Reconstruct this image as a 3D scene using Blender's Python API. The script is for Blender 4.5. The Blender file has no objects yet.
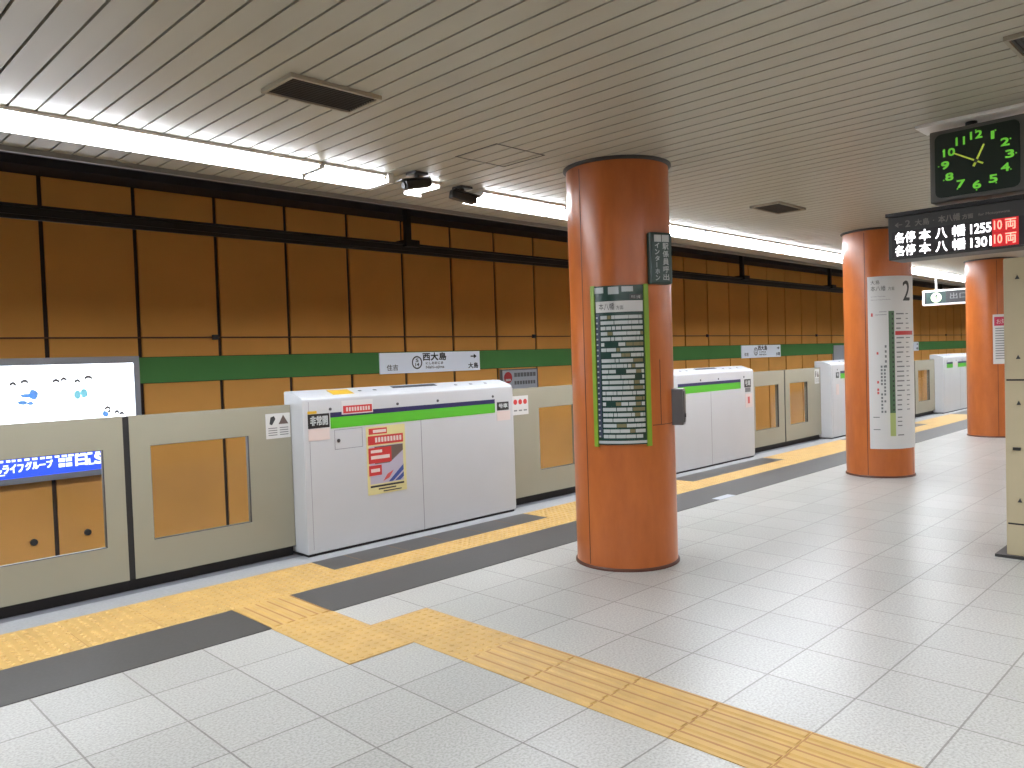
import bpy, bmesh, math, random
from mathutils import Vector, Matrix
random.seed(7)
sc = bpy.context.scene
COL = sc.collection
PI = math.pi
rad = math.radians

# ------------------------------------------------------------------ materials
def lin(c):
    return tuple(((v/255)/12.92 if v/255 <= .04045 else ((v/255+.055)/1.055)**2.4) for v in c)

# all paints share one light level: lamps are strong, so surfaces in direct lamplight are mid toned
def dim(c, k):
    return tuple(v*k for v in c)
KEEP = ('ochre wall panel', 'green wall band', 'backlit white sign', 'grey sign', 'darkened tunnel concrete', 'dark wall joint', 'silver frame',
        'beige ceiling slat', 'dark ceiling void', 'grey edge trim', 'vent frame', 'dark vent mesh', 'lit ', 'white lamp housing', 'dark cable')
FLOORK = .55
def level(name):
    if name.startswith(KEEP): return 1.
    return FLOORK if ('paving' in name or 'stone' in name) else .62
def mat(name, rgb, rough=.5, metal=0., spec=.5, emit=0., var=0., scale=8., coat=0.):
    m = bpy.data.materials.new(name); m.use_nodes = True
    nt = m.node_tree; b = nt.nodes['Principled BSDF']
    ce = lin(rgb); c = dim(ce, level(name))
    b.inputs['Base Color'].default_value = (*c, 1)
    b.inputs['Roughness'].default_value = rough
    b.inputs['Metallic'].default_value = metal
    b.inputs['Specular IOR Level'].default_value = spec
    b.inputs['Coat Weight'].default_value = coat
    if emit:
        b.inputs['Emission Color'].default_value = (*ce, 1)
        b.inputs['Emission Strength'].default_value = emit
    if var:
        tc = nt.nodes.new('ShaderNodeTexCoord'); n = nt.nodes.new('ShaderNodeTexNoise')
        n.inputs['Scale'].default_value = scale; n.inputs['Detail'].default_value = 4
        r = nt.nodes.new('ShaderNodeValToRGB')
        r.color_ramp.elements[0].position = .3; r.color_ramp.elements[1].position = .7
        r.color_ramp.elements[0].color = (*[v*(1-var) for v in c], 1)
        r.color_ramp.elements[1].color = (*[min(1, v*(1+var)) for v in c], 1)
        nt.links.new(tc.outputs['Object'], n.inputs['Vector'])
        nt.links.new(n.outputs['Fac'], r.inputs['Fac'])
        nt.links.new(r.outputs['Color'], b.inputs['Base Color'])
    return m

def tile_mat():
    m = bpy.data.materials.new('speckled white tile'); m.use_nodes = True
    nt = m.node_tree; N = nt.nodes.new; L = nt.links.new
    b = nt.nodes['Principled BSDF']
    tc = N('ShaderNodeTexCoord')
    br = N('ShaderNodeTexBrick'); br.offset = 0; br.squash = 1
    br.inputs['Scale'].default_value = 1; br.inputs['Brick Width'].default_value = .429
    br.inputs['Row Height'].default_value = .4251; br.inputs['Mortar Size'].default_value = .0046
    br.inputs['Mortar Smooth'].default_value = .2; br.inputs['Bias'].default_value = 0
    br.inputs['Color1'].default_value = (*dim(lin((210, 209, 203)), FLOORK), 1)
    br.inputs['Color2'].default_value = (*dim(lin((222, 221, 215)), FLOORK), 1)
    br.inputs['Mortar'].default_value = (*dim(lin((158, 154, 147)), FLOORK), 1)
    L(tc.outputs['Object'], br.inputs['Vector'])
    n = N('ShaderNodeTexNoise'); n.inputs['Scale'].default_value = 85; n.inputs['Detail'].default_value = 3
    L(tc.outputs['Object'], n.inputs['Vector'])
    r = N('ShaderNodeValToRGB'); r.color_ramp.elements[0].position = .33; r.color_ramp.elements[1].position = .62
    r.color_ramp.elements[0].color = (.68, .685, .68, 1); r.color_ramp.elements[1].color = (1, 1, 1, 1)
    L(n.outputs['Fac'], r.inputs['Fac'])
    n2 = N('ShaderNodeTexNoise'); n2.inputs['Scale'].default_value = .9; n2.inputs['Detail'].default_value = 5
    L(tc.outputs['Object'], n2.inputs['Vector'])
    r2 = N('ShaderNodeValToRGB'); r2.color_ramp.elements[0].position = .3; r2.color_ramp.elements[1].position = .7
    r2.color_ramp.elements[0].color = (.93, .925, .91, 1); r2.color_ramp.elements[1].color = (1, 1, 1, 1)
    L(n2.outputs['Fac'], r2.inputs['Fac'])
    x = N('ShaderNodeMixRGB'); x.blend_type = 'MULTIPLY'; x.inputs['Fac'].default_value = 1
    L(br.outputs['Color'], x.inputs['Color1']); L(r.outputs['Color'], x.inputs['Color2'])
    y = N('ShaderNodeMixRGB'); y.blend_type = 'MULTIPLY'; y.inputs['Fac'].default_value = 1
    L(x.outputs['Color'], y.inputs['Color1']); L(r2.outputs['Color'], y.inputs['Color2'])
    L(y.outputs['Color'], b.inputs['Base Color'])
    b.inputs['Roughness'].default_value = .33; b.inputs['Specular IOR Level'].default_value = .34
    return m

def glass_mat():
    m = bpy.data.materials.new('clear window glass'); m.use_nodes = True
    nt = m.node_tree; nt.nodes.clear(); N = nt.nodes.new; L = nt.links.new
    o = N('ShaderNodeOutputMaterial'); mx = N('ShaderNodeMixShader'); t = N('ShaderNodeBsdfTransparent')
    g = N('ShaderNodeBsdfGlossy'); fr = N('ShaderNodeFresnel')
    t.inputs['Color'].default_value = (.98, .985, .98, 1); g.inputs['Roughness'].default_value = .06
    fr.inputs['IOR'].default_value = 1.45
    ge = N('ShaderNodeNewGeometry'); iv = N('ShaderNodeMath'); iv.operation = 'SUBTRACT'; iv.inputs[0].default_value = 1
    mu = N('ShaderNodeMath'); mu.operation = 'MULTIPLY'
    L(ge.outputs['Backfacing'], iv.inputs[1]); L(iv.outputs[0], mu.inputs[0]); L(fr.outputs['Fac'], mu.inputs[1])
    L(mu.outputs[0], mx.inputs['Fac']); L(t.outputs[0], mx.inputs[1]); L(g.outputs[0], mx.inputs[2])
    L(mx.outputs[0], o.inputs['Surface'])
    return m

def column_mat():
    m = mat('orange enamelled steel', (203, 100, 44), .3, spec=.45)
    nt = m.node_tree; N = nt.nodes.new; L = nt.links.new; b = nt.nodes['Principled BSDF']
    tc = N('ShaderNodeTexCoord'); mp = N('ShaderNodeMapping'); mp.inputs['Scale'].default_value = (3, 3, .9)
    n = N('ShaderNodeTexNoise'); n.inputs['Scale'].default_value = 2.4; n.inputs['Detail'].default_value = 8
    n.inputs['Roughness'].default_value = .65
    r = N('ShaderNodeValToRGB'); r.color_ramp.elements[0].position = .28; r.color_ramp.elements[1].position = .72
    r.color_ramp.elements[0].color = (*dim(lin((186, 100, 46)), .66), 1); r.color_ramp.elements[1].color = (*dim(lin((211, 119, 57)), .66), 1)
    L(tc.outputs['Object'], mp.inputs['Vector']); L(mp.outputs['Vector'], n.inputs['Vector'])
    L(n.outputs['Fac'], r.inputs['Fac']); L(r.outputs['Color'], b.inputs['Base Color'])
    return m

M = dict(
    tile=tile_mat(), glass=glass_mat(), orange=column_mat(),
    dark_stone=mat('dark grey stone paving', (84, 82, 79), .5, var=.10, scale=60),
    edge_stone=mat('light grey edge stone', (176, 178, 180), .55, var=.08, scale=50),
    edge_shade=mat('door shaded edge stone', (118, 119, 126), .55, var=.06, scale=40),  # bluish, darker stone: the shadow of the doors is in its colour
    tactile=mat('yellow tactile paving', (222, 180, 103), .55, var=.09, scale=6),
    tactile_line=mat('tactile paving joint', (190, 140, 80), .7),
    slat=mat('beige ceiling slat', (166, 163, 149), .42, var=.03, scale=1.5),
    void=mat('dark ceiling void', (26, 23, 20), .9),
    tunnel=mat('darkened tunnel concrete', (52, 50, 54), .9, var=.15, scale=2),  # near-black colour carries the darkness of the unlit tunnel side
    trim=mat('grey edge trim', (120, 120, 118), .4),
    wallback=mat('dark wall joint', (58, 43, 38), .8),
    panel=mat('ochre wall panel', (234, 172, 92), .8, spec=.15, var=.06, scale=1.1),
    band=mat('green wall band', (90, 148, 84), .8, spec=.15, var=.03, scale=2),
    plaster=mat('off white plaster', (205, 200, 190), .8, var=.04, scale=2),
    white=mat('white gate enamel', (214, 217, 220), .32, var=.015, scale=3),
    seam=mat('grey seam', (150, 149, 152), .6),
    beige=mat('beige gate enamel', (168, 164, 145), .4, var=.02, scale=3),
    rubber=mat('black rubber', (34, 32, 33), .7),
    navy=mat('navy stripe', (32, 32, 92), .4),
    lime=mat('lime green stripe', (92, 200, 46), .4),
    limeframe=mat('lime green frame', (138, 178, 44), .4),
    red=mat('red print', (214, 52, 52), .5), pink=mat('pale pink sticker', (240, 222, 216), .5),
    pinkred=mat('pink red print', (226, 96, 92), .5),
    paper=mat('white paper', (232, 232, 230), .5), cream=mat('cream poster paper', (236, 226, 160), .5),
    lilac=mat('lilac grey print', (196, 190, 208), .5), blue=mat('blue print', (58, 84, 160), .5),
    yellow=mat('yellow sticker', (235, 190, 50), .5), brown=mat('brown print', (110, 92, 84), .5),
    ink=mat('dark grey ink', (52, 54, 56), .6), greyink=mat('grey ink', (128, 130, 132), .6),
    black=mat('black enamel', (30, 30, 32), .4), darkgreen=mat('dark green enamel', (30, 66, 60), .4),
    sheet=mat('dark green timetable sheet', (44, 74, 66), .25), navycol=mat('navy column print', (40, 56, 84), .35),
    cell=mat('pale timetable cell', (206, 214, 214), .3), olivecell=mat('olive timetable cell', (128, 122, 82), .35),
    mapgreen=mat('map line green', (84, 120, 86), .4), maplime=mat('map line pale green', (190, 206, 130), .4),
    signwhite=mat('backlit white sign', (222, 230, 240), .4, emit=.10), signgrey=mat('grey sign', (172, 178, 186), .4),  # white sign colour with a faint glow added
    metal=mat('grey painted metal', (128, 128, 130), .4, metal=.3), steel=mat('steel screw', (110, 110, 112), .35, metal=.8),
    silver=mat('silver frame', (158, 166, 176), .35, metal=.4),
    darkmetal=mat('dark grey metal', (62, 62, 62), .45), clockcase=mat('grey clock case', (112, 110, 106), .4, metal=.2),
    clockface=mat('black green clock face', (24, 40, 32), .3),
    clockgreen=mat('luminous green', (112, 206, 60), .5, emit=.24), hands=mat('luminous yellow green hand', (178, 196, 70), .5, emit=.22),
    fixture=mat('white lamp housing', (222, 222, 220), .4),
    lamp=mat('lit fluorescent tube', (244, 248, 255), .5, emit=24.5),
    adglow=mat('lit advert panel', (240, 246, 255), .4, emit=1.5),
    adblue=mat('lit blue advert strip', (34, 68, 214), .4, emit=.85), adtext=mat('lit white advert letters', (225, 235, 255), .4, emit=.8),
    adblob=mat('lit pale blue print', (104, 160, 232), .4, emit=.32), adteal=mat('lit teal print', (130, 205, 222), .4, emit=.34),
    adgreen=mat('lit pale green print', (215, 245, 225), .4, emit=.8), adline=mat('lit grey line print', (112, 110, 112), .4, emit=.12),
    adgrey=mat('pale lavender print', (222, 226, 246), .4, emit=.9),
    board=mat('dark display', (44, 40, 42), .4), led=mat('lit white led', (255, 252, 255), .5, emit=1.3),
    ledred=mat('lit red led field', (190, 28, 34), .5, emit=.22), ledpink=mat('lit salmon led', (255, 160, 140), .5, emit=.6),
    dimtext=mat('dim board print', (136, 132, 124), .5),
    locker=mat('beige locker steel', (218, 204, 168), .45, var=.03, scale=4),
    vent=mat('dark vent mesh', (62, 58, 54), .6), ventframe=mat('vent frame', (150, 142, 126), .4),
    exitgreen=mat('lit pale green pictogram', (196, 232, 170), .5, emit=.24), magenta=mat('magenta print', (206, 44, 84), .5),
    maroon=mat('dark brown base', (96, 50, 30), .5), cable=mat('dark cable', (98, 66, 44), .6),
)

# ------------------------------------------------------------------ mesh builder
class MB:
    def __init__(s): s.v = []; s.f = []
    def add(s, vs, fs):
        n = len(s.v); s.v += [tuple(v) for v in vs]; s.f += [tuple(i+n for i in f) for f in fs]; return s
    def box(s, x0, x1, y0, y1, z0, z1):
        x0, x1 = min(x0, x1), max(x0, x1); y0, y1 = min(y0, y1), max(y0, y1); z0, z1 = min(z0, z1), max(z0, z1)
        return s.add([(x0,y0,z0),(x1,y0,z0),(x1,y1,z0),(x0,y1,z0),(x0,y0,z1),(x1,y0,z1),(x1,y1,z1),(x0,y1,z1)],
                     [(0,3,2,1),(4,5,6,7),(0,1,5,4),(1,2,6,5),(2,3,7,6),(3,0,4,7)])
    def obox(s, o, a, b, c):
        """box from corner o along three edge vectors"""
        o, a, b, c = Vector(o), Vector(a), Vector(b), Vector(c)
        vs = [o, o+a, o+a+b, o+b, o+c, o+a+c, o+a+b+c, o+b+c]
        fs = [(0,3,2,1),(4,5,6,7),(0,1,5,4),(1,2,6,5),(2,3,7,6),(3,0,4,7)]
        if a.cross(b).dot(c) < 0: fs = [f[::-1] for f in fs]
        return s.add(vs, fs)
    def prism(s, pts, ext):
        """closed polygon of 3D points pushed along ext"""
        n = len(pts); e = Vector(ext); P = [Vector(p) for p in pts]
        nrm = Vector((0,0,0))
        for i in range(n): nrm += P[i].cross(P[(i+1) % n])
        if nrm.dot(e) > 0: P = P[::-1]
        return s.add(P + [p+e for p in P], [tuple(range(n)), tuple(range(2*n-1, n-1, -1))] +
                     [(i, i+n, (i+1) % n+n, (i+1) % n) for i in range(n)])
    def cyl(s, c, ax, r, h, n=16, r1=None):
        c = Vector(c); ax = Vector(ax).normalized(); r1 = r if r1 is None else r1
        u = ax.orthogonal().normalized(); w = ax.cross(u)
        vs = [c+(u*math.cos(2*PI*i/n)+w*math.sin(2*PI*i/n))*r for i in range(n)] + \
             [c+ax*h+(u*math.cos(2*PI*i/n)+w*math.sin(2*PI*i/n))*r1 for i in range(n)]
        return s.add(vs, [tuple(range(n-1, -1, -1)), tuple(range(n, 2*n))] + [(i, (i+1) % n, (i+1) % n+n, i+n) for i in range(n)])
    def lathe(s, c, prof, n=64):
        """profile of (r, z) about a vertical axis"""
        vs = []
        for r, z in prof: vs += [(c[0]+r*math.cos(2*PI*i/n), c[1]+r*math.sin(2*PI*i/n), z) for i in range(n)]
        fs = []
        for k in range(len(prof)-1):
            for i in range(n):
                j = (i+1) % n; fs.append((k*n+i, k*n+j, (k+1)*n+j, (k+1)*n+i))
        fs.append(tuple(range(n-1, -1, -1))); m = (len(prof)-1)*n; fs.append(tuple(range(m, m+n)))
        return s.add(vs, fs)
    def arc(s, c, r0, r1, a0, a1, z0, z1, step=3.):
        """curved slab hugging a round column, angles in degrees"""
        n = max(1, int(math.ceil(abs(a1-a0)/step))); vs = []
        for i in range(n+1):
            a = rad(a0+(a1-a0)*i/n)
            for r, z in ((r0,z0),(r1,z0),(r1,z1),(r0,z1)): vs.append((c[0]+r*math.cos(a), c[1]+r*math.sin(a), z))
        fs = [(0,1,2,3), (4*n+3,4*n+2,4*n+1,4*n)]
        for i in range(n):
            for k in range(4): fs.append((4*i+k, 4*i+4+k, 4*i+4+(k+1) % 4, 4*i+(k+1) % 4))
        return s.add(vs, fs)
    def tube(s, pts, r, n=8):
        P = [Vector(p) for p in pts]
        for a, b in zip(P, P[1:]): s.cyl(a, b-a, r, (b-a).length, n)
        return s
    def build(s, name, m, parent=None, bevel=0., smooth=False, segs=2):
        off = Vector(ORG.get(parent.name, (0,0,0))) if parent else Vector((0,0,0))
        me = bpy.data.meshes.new(name)
        me.from_pydata([tuple(Vector(v)-off) for v in s.v], [], s.f); me.update()
        if bevel:
            bm = bmesh.new(); bm.from_mesh(me); bm.normal_update()
            ed = [e for e in bm.edges if e.is_manifold and e.calc_face_angle(0) > .5]
            bmesh.ops.bevel(bm, geom=ed, offset=bevel, segments=segs, profile=.6, affect='EDGES', clamp_overlap=True)
            bm.to_mesh(me); bm.free()
        if smooth:
            for p in me.polygons: p.use_smooth = True
            me.set_sharp_from_angle(angle=rad(38))
        me.materials.append(m)
        o = bpy.data.objects.new(name, me); COL.objects.link(o)
        if parent: o.parent = parent; ORG[o.name] = tuple(off)
        return o
ORG = {}

def tag(o, label=None, cat=None, group=None, kind=None):
    if label: o['label'] = label
    if cat: o['category'] = cat
    if group: o['group'] = group
    if kind: o['kind'] = kind
    return o
def thing(name, label, cat, loc=(0,0,0), group=None):
    o = bpy.data.objects.new(name, None); COL.objects.link(o); o.location = loc; o.empty_display_size = .2
    ORG[o.name] = tuple(loc)
    return tag(o, label, cat, group)
def struct(name, mb, m, **k):
    o = mb.build(name, m, **k); o['kind'] = 'structure'; return o

# ------------------------------------------------------------------ lettering
def text_mesh(body, thick=.0):
    cu = bpy.data.curves.new('t', 'FONT'); cu.body = body; cu.size = 1; cu.resolution_u = 3
    ob = bpy.data.objects.new('t', cu); COL.objects.link(ob)
    dg = bpy.context.evaluated_depsgraph_get(); dg.update()
    me = bpy.data.meshes.new_from_object(ob.evaluated_get(dg))
    v = [tuple(p.co) for p in me.vertices]; f = [tuple(p.vertices) for p in me.polygons]
    bpy.data.objects.remove(ob); bpy.data.curves.remove(cu); bpy.data.meshes.remove(me)
    return v, f
TC = {}
def norm_text(body, weight=0.):
    if body not in TC: TC[body] = text_mesh(body)
    v, f = TC[body]
    if not v: return [], [], 1
    x0 = min(p[0] for p in v); x1 = max(p[0] for p in v); y0 = min(p[1] for p in v); y1 = max(p[1] for p in v)
    return [((p[0]-x0)/max(x1-x0, 1e-6), (p[1]-y0)/max(y1-y0, 1e-6)) for p in v], f, (x1-x0)/max(y1-y0, 1e-6)
def letter(mb, body, o, right, up, w, h, bold=0.):
    """lettering laid flat in the box that starts at o (bottom left), w by h; bold overprints it slightly shifted"""
    v, f, _ = norm_text(body); o = Vector(o); R = Vector(right).normalized(); U = Vector(up).normalized()
    N = R.cross(U)
    shifts = [(0,0)] + ([(bold,0),(0,bold),(bold,bold)] if bold else [])
    for k, (dx, dy) in enumerate(shifts):
        mb.add([o+R*(p[0]*w+dx)+U*(p[1]*h+dy)+N*(.0001*k) for p in v], f)
    return mb
def arc_letter(mb, body, c, r, a0, z0, w, h):
    v, f, _ = norm_text(body)
    # slice the glyphs into narrow upright strips so that they follow the curve
    bm = bmesh.new(); bv = [bm.verts.new((p[0], p[1], 0)) for p in v]
    for q in f:
        try: bm.faces.new([bv[i] for i in q])
        except ValueError: pass
    nc = int(w/.008)
    for k in range(1, nc):
        bmesh.ops.bisect_plane(bm, geom=bm.verts[:]+bm.edges[:]+bm.faces[:], plane_co=(k/nc, 0, 0), plane_no=(1, 0, 0))
    bm.verts.index_update(); v = [tuple(p.co)[:2] for p in bm.verts]; f = [tuple(p.index for p in q.verts) for q in bm.faces]; bm.free()
    vs = []
    for p in v:
        a = rad(a0)+p[0]*w/r
        vs.append((c[0]+r*math.cos(a), c[1]+r*math.sin(a), z0+p[1]*h))
    return mb.add(vs, f)

# ================================================================== SETTING
X0, X1 = -7., 46.
struct('floor', MB().box(X0, X1, -6., 1.47, -.3, 0), M['tile'])
struct('platform_edge', MB().box(X0, X1, 1.47, 1.75, -.3, 0), M['edge_shade'])
struct('platform_edge_strip', MB().box(X0, X1, 1.215, 1.47, 0, .004), M['edge_stone'])
struct('dark_paving_strip', MB().box(X0, 1.29, 0, .54, 0, .004).box(1.705, X1, 0, .54, 0, .004), M['dark_stone'])
struct('platform_side', MB().box(X0, X1, 1.55, 1.74, -1.4, -.3), M['tunnel'])
struct('track_bed', MB().box(X0, X1, 1.55, 5.3, -1.6, -1.4), M['tunnel'])

# dark blocks in front of the gate housings and the tactile paving between them
HOUS = [(2.33, 4.77), (7.44, 9.88), (12.66, 16.2), (18.86, 21.4), (24.0, 26.5)]
mb = MB()
for a, b in HOUS: mb.box(a-.06, b-.06, .87, 1.215, 0, .004)
struct('dark_paving_block', mb, M['dark_stone'])
mb = MB()
xs = [X0] + [v for a, b in HOUS for v in (a-.06, b-.06)] + [X1]
for i in range(0, len(xs), 2): mb.box(xs[i], xs[i+1], .87, 1.215, 0, .004)
mb.box(X0, X1, .54, .87, 0, .004)
mb.box(1.283, 1.71, -.425, .54, 0, .004).box(1.283, 1.71, -.85, -.425, 0, .004)
mb.box(1.71, 2.14, -.85, -.425, 0, .004).box(1.71, 2.14, -4.9, -.85, 0, .004)
tp = struct('tactile_paving', mb, M['tactile'])
def dots(mb, x0, x1, y0, y1, p=.0600):
    nx = max(1, int(round((x1-x0)/p))); ny = max(1, int(round((y1-y0)/p)))
    for i in range(nx):
        for j in range(ny):
            mb.cyl((x0+(i+.5)*(x1-x0)/nx, y0+(j+.5)*(y1-y0)/ny, .004), (0,0,1), .017, .005, 8, .011)
mb = MB()
dots(mb, -2.2, 14, .55, .86)
dots(mb, -2.2, 2.26, .88, 1.20); dots(mb, 4.72, 7.37, .88, 1.20); dots(mb, 9.83, 12.6, .88, 1.20)
dots(mb, 1.29, 1.705, -.85, 0); dots(mb, 1.72, 2.135, -1.27, -.43)
mb2 = MB(); GR = []
def bars(x0, x1, y0, y1, n=5):
    for i in range(n):
        xc = x0+(i+.5)*(x1-x0)/n; w = .026
        mb2.prism([(xc-w, y0, .004), (xc-w*.62, y0, .010), (xc+w*.62, y0, .010), (xc+w, y0, .004)], (0, y1-y0, 0)); GR.append((xc+w, xc+w+.014, y0, y1))
bars(1.29, 1.705, .012, .53)
for k in range(8): bars(1.715, 2.135, -1.276-.4251*(k+1)+.008, -1.276-.4251*k-.006)
mb.v, mb.f = mb.v, mb.f
tb = mb.build('tactile_bumps', M['tactile'], tp); tb2 = mb2.build('tactile_bars', M['tactile'], tp)
mb = MB()
for k in range(-5, 60):
    x = k*.429
    if x < 16 and not 1.25 < x < 1.75: mb.box(x-.002, x+.002, .545, 1.213, .004, .0044)
for k in range(9): mb.box(1.712, 2.138, -1.276-.4251*k-.004, -1.276-.4251*k+.004, .004, .0048)
for y in (-.425, -.85): mb.box(1.285, 2.138, y-.0015, y+.0015, .004, .0044)
for x in (1.7105,): mb.box(x-.0015, x+.0015, -.85, -.43, .004, .0044)
for g_ in GR: mb.box(*g_, .004, .0044)
mb.build('paving_joints', M['tactile_line'], tp)
tag(MB().box(6.5, 6.83, -.01, .09, .0, .0055).box(6.56, 6.76, .02, .06, .0055, .006).build('floor_marker', M['signgrey']),
    'small white marker plate stuck on the dark paving strip', 'floor marker')

# ceiling of separate slats over a dark void
ZC = 3.03
mb = MB(); p = .1365; k0 = int((X0-.145)/p)
k = k0
while .145+p*k < X1:
    a = .145+p*k
    mb.box(a+.0065, a+p-.0065, -5.7, 1.31, ZC, ZC+.018); k += 1
cl = struct('ceiling', mb, M['slat'])
struct('ceiling_void', MB().box(X0, X1, -5.7, 1.31, ZC+.05, ZC+.12), M['void'])
struct('trim_1', MB().box(X0, X1, 1.31, 1.335, ZC-.035, ZC+.12), M['trim'])
struct('ceiling_fascia', MB().box(X0, X1, 1.336, 1.42, ZC-.02, 4.45), M['tunnel'])
struct('tunnel_ceiling', MB().box(X0, X1, 1.42, 5.4, 4.4, 4.6), M['tunnel'])

# track side wall: ochre panels over a dark backing
struct('wall_track', MB().box(X0, X1, 5.03, 5.3, -1.4, 4.4), M['wallback'])
mb = MB(); pw = .949; g = .024
k = int((X0-1.42)/pw)
while 1.42+pw*k < X1-pw:
    a, b = 1.42+pw*k+g, 1.42+pw*(k+1)-g
    for z0, z1 in ((-1.35, 1.445), (1.755, 3.69)): mb.box(a, b, 5.0, 5.028, z0, z1)
    k += 1
wp = struct('wall_track_panels', mb, M['panel'])
mb = MB()
for x, z in ((1.2, -.17), (1.72, -.156)): mb.cyl((x, 5.0, z), (0,-1,0), .035, .03, 12)
mb.build('wall_fixing', M['darkmetal'], wp)
struct('trim_2', MB().box(X0, X1, 4.975, 5.028, 1.452, 1.748), M['band'])
struct('wall_track_upper', MB().box(X0, X1, 4.6, 5.028, 3.70, 4.4), M['tunnel'])
struct('wall_back', MB().box(X0, X1, -9.6, -9.4, -1.4, 4.6), M['panel'])
struct('track_bed_back', MB().box(X0, X1, -9.4, -6., -1.6, -1.4), M['tunnel'])
struct('tunnel_ceiling_back', MB().box(X0, X1, -9.4, -5.72, 4.4, 4.6), M['tunnel'])
struct('platform_side_back', MB().box(X0, X1, -6., -5.8, -1.4, -.3), M['tunnel'])
struct('ceiling_fascia_back', MB().box(X0, X1, -5.8, -5.72, ZC-.02, 4.45), M['tunnel'])
struct('wall_near_end', MB().box(X0-.2, X0, -9.6, 5.3, -1.6, 4.6), M['tunnel'])
struct('wall_far_end', MB().box(X1, X1+.2, -9.6, 5.3, -1.6, 4.6), M['tunnel'])

# cable along the wall with clamps, and the rigid overhead rail above the track
t = thing('wall_cable', 'thin dark cable clipped along the ochre wall above the green band', 'cable', (0, 4.985, 1.98))
MB().tube([(X0+.1, 4.985, 1.978), (X1-.1, 4.985, 1.978)], .009).build('cable', M['cable'], t)
for k in range(-1, 6):
    x = 3.25+5.694*k
    if X0 < x < X1: MB().box(x-.035, x+.035, 4.96, 5.0, 1.95, 2.01).build('clamp', M['darkmetal'], t, bevel=.006)
t = thing('overhead_rail', 'dark overhead conductor rail hung above the track before the wall', 'overhead rail', (0, 3.2, 2.95))
MB().box(X0+.05, X1-.05, 3.17, 3.23, 2.94, 3.0).box(X0+.05, X1-.05, 3.13, 3.27, 3.0, 3.022).box(X0+.05, X1-.05, 3.19, 3.21, 2.905, 2.94).build('rail', M['black'], t)
for k in range(0, 9):
    x = 4.89+4.05*k
    h = MB().box(x-.035, x+.035, 3.165, 3.235, 3.03, 4.42).box(x-.1, x+.1, 3.09, 3.31, 2.98, 3.06).box(x-.09, x+.09, 3.05, 3.35, 4.34, 4.42)
    h.build('hanger', M['black'], t)

# ================================================================== COLUMNS
CR = .39; CY = -.69
def column(x, label, seam, joints, ext=()):
    c = (x, CY); t = thing('column', label, 'column', (x, CY, 0))
    MB().lathe(c, [(CR, .022), (CR, ZC-.001)], 96).build('shaft', M['orange'], t, smooth=True)
    MB().lathe(c, [(CR+.012, 0), (CR+.012, .014), (CR+.004, .022)], 96).build('base_ring', M['maroon'], t, smooth=True)
    MB().lathe(c, [(CR+.006, ZC-.024), (CR+.022, ZC-.014), (CR+.022, ZC-.001)], 96).build('collar', M['darkmetal'], t, smooth=True)
    m = MB()
    for a in seam: m.arc(c, CR-.004, CR+.0012, a-.55, a+.55, .03, ZC-.05)
    for a0, a1, z in joints: m.arc(c, CR-.004, CR+.0012, a0, a1, z-.003, z+.003)
    for a, z0, z1 in ext: m.arc(c, CR-.004, CR+.0012, a-.5, a+.5, z0, z1)
    m.build('panel_seam', M['maroon'], t)
    return c
c1 = column(3.935, 'nearest orange column, carrying the lime framed timetable', (172, 352, 82), ((250, 352, 1.07),), ((262, 1.07, 1.55),))
c2 = column(9.215, 'middle orange column with a white route map panel', (180, 270, 0, 90), ())
c3 = column(14.45, 'orange column beyond the departure board, with a notice poster', (205, 295, 25, 115), ())

# timetable on the first column
t = thing('timetable_panel', 'tall dark timetable in a lime green frame on the nearest column', 'timetable', (c1[0], c1[1], .93))
r0 = CR+.001
A0, A1 = 186.2, 246.0; Z0, Z1 = .937, 2.098
MB().arc(c1, r0, r0+.010, A0+3, A1-3.4, Z0, Z1).build('timetable_sheet', M['sheet'], t, smooth=True)
MB().arc(c1, r0, r0+.022, A0-.9, A0+3.4, Z0-.015, Z1+.004).build('frame_side', M['limeframe'], t, smooth=True)
MB().arc(c1, r0, r0+.022, A1-4.4, A1+.6, Z0-.015, Z1+.004).build('frame_side', M['limeframe'], t, smooth=True)
rr = r0+.011
B0, B1 = A0+4.4, A1-5.4
MB().arc(c1, rr-.002, rr, B0, B1, 1.905, 1.985).build('header_strip', M['paper'], t)
MB().arc(c1, rr-.002, rr+.0005, B1-14, B1-1, 1.993, 2.03).build('day_label', M['ink'], t)
m = MB(); arc_letter(m, '平日 土曜', c1, rr+.0012, B1-12.4, 1.999, .07, .022); m.build('day_lettering', M['paper'], t)
m = MB(); arc_letter(m, '本八幡', c1, rr+.0012, B0+3.5, 1.922, .118, .05); arc_letter(m, '方面', c1, rr+.0012, B0+22, 1.922, .052, .03); m.build('header_lettering', M['ink'], t)
mc, mo, mn = MB(), MB(), MB()
mn.arc(c1, rr-.002, rr+.0003, B0-.8, B0+3.6, .99, 1.895)
rows = 23
for i in range(rows):
    zc = 1.868-i*(1.868-.998)/(rows-1)
    mc.arc(c1, rr-.002, rr+.0006, B0-.2, B0+1.8, zc-.006, zc+.006)
    a = B0+5
    while a < B1-1:
        w = random.choice((3.4, 5.2, 7, 10, 14)); e = min(a+w, B1-.6)
        q = random.random()
        tgt = mo if (q < .20 and a > B0+12) else (None if q > .97 else mc)
        if tgt is not None: tgt.arc(c1, rr-.002, rr+.0006, a, e, zc-.0125, zc+.0125)
        a = e+random.choice((.35, .5, .8))
mc.arc(c1, rr-.002, rr+.0006, B0-1, B1+1, .946, .966)
mc.arc(c1, rr-.002, rr+.0006, B0-1, B0+9, 2.045, 2.088); mc.arc(c1, rr-.002, rr+.0006, B0+14, B0+25, 2.035, 2.088); mc.arc(c1, rr-.002, rr+.0006, B0+28, B0+40, 2.05, 2.088)  # pale pieces painted as the reflection along the sheet's top
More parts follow.
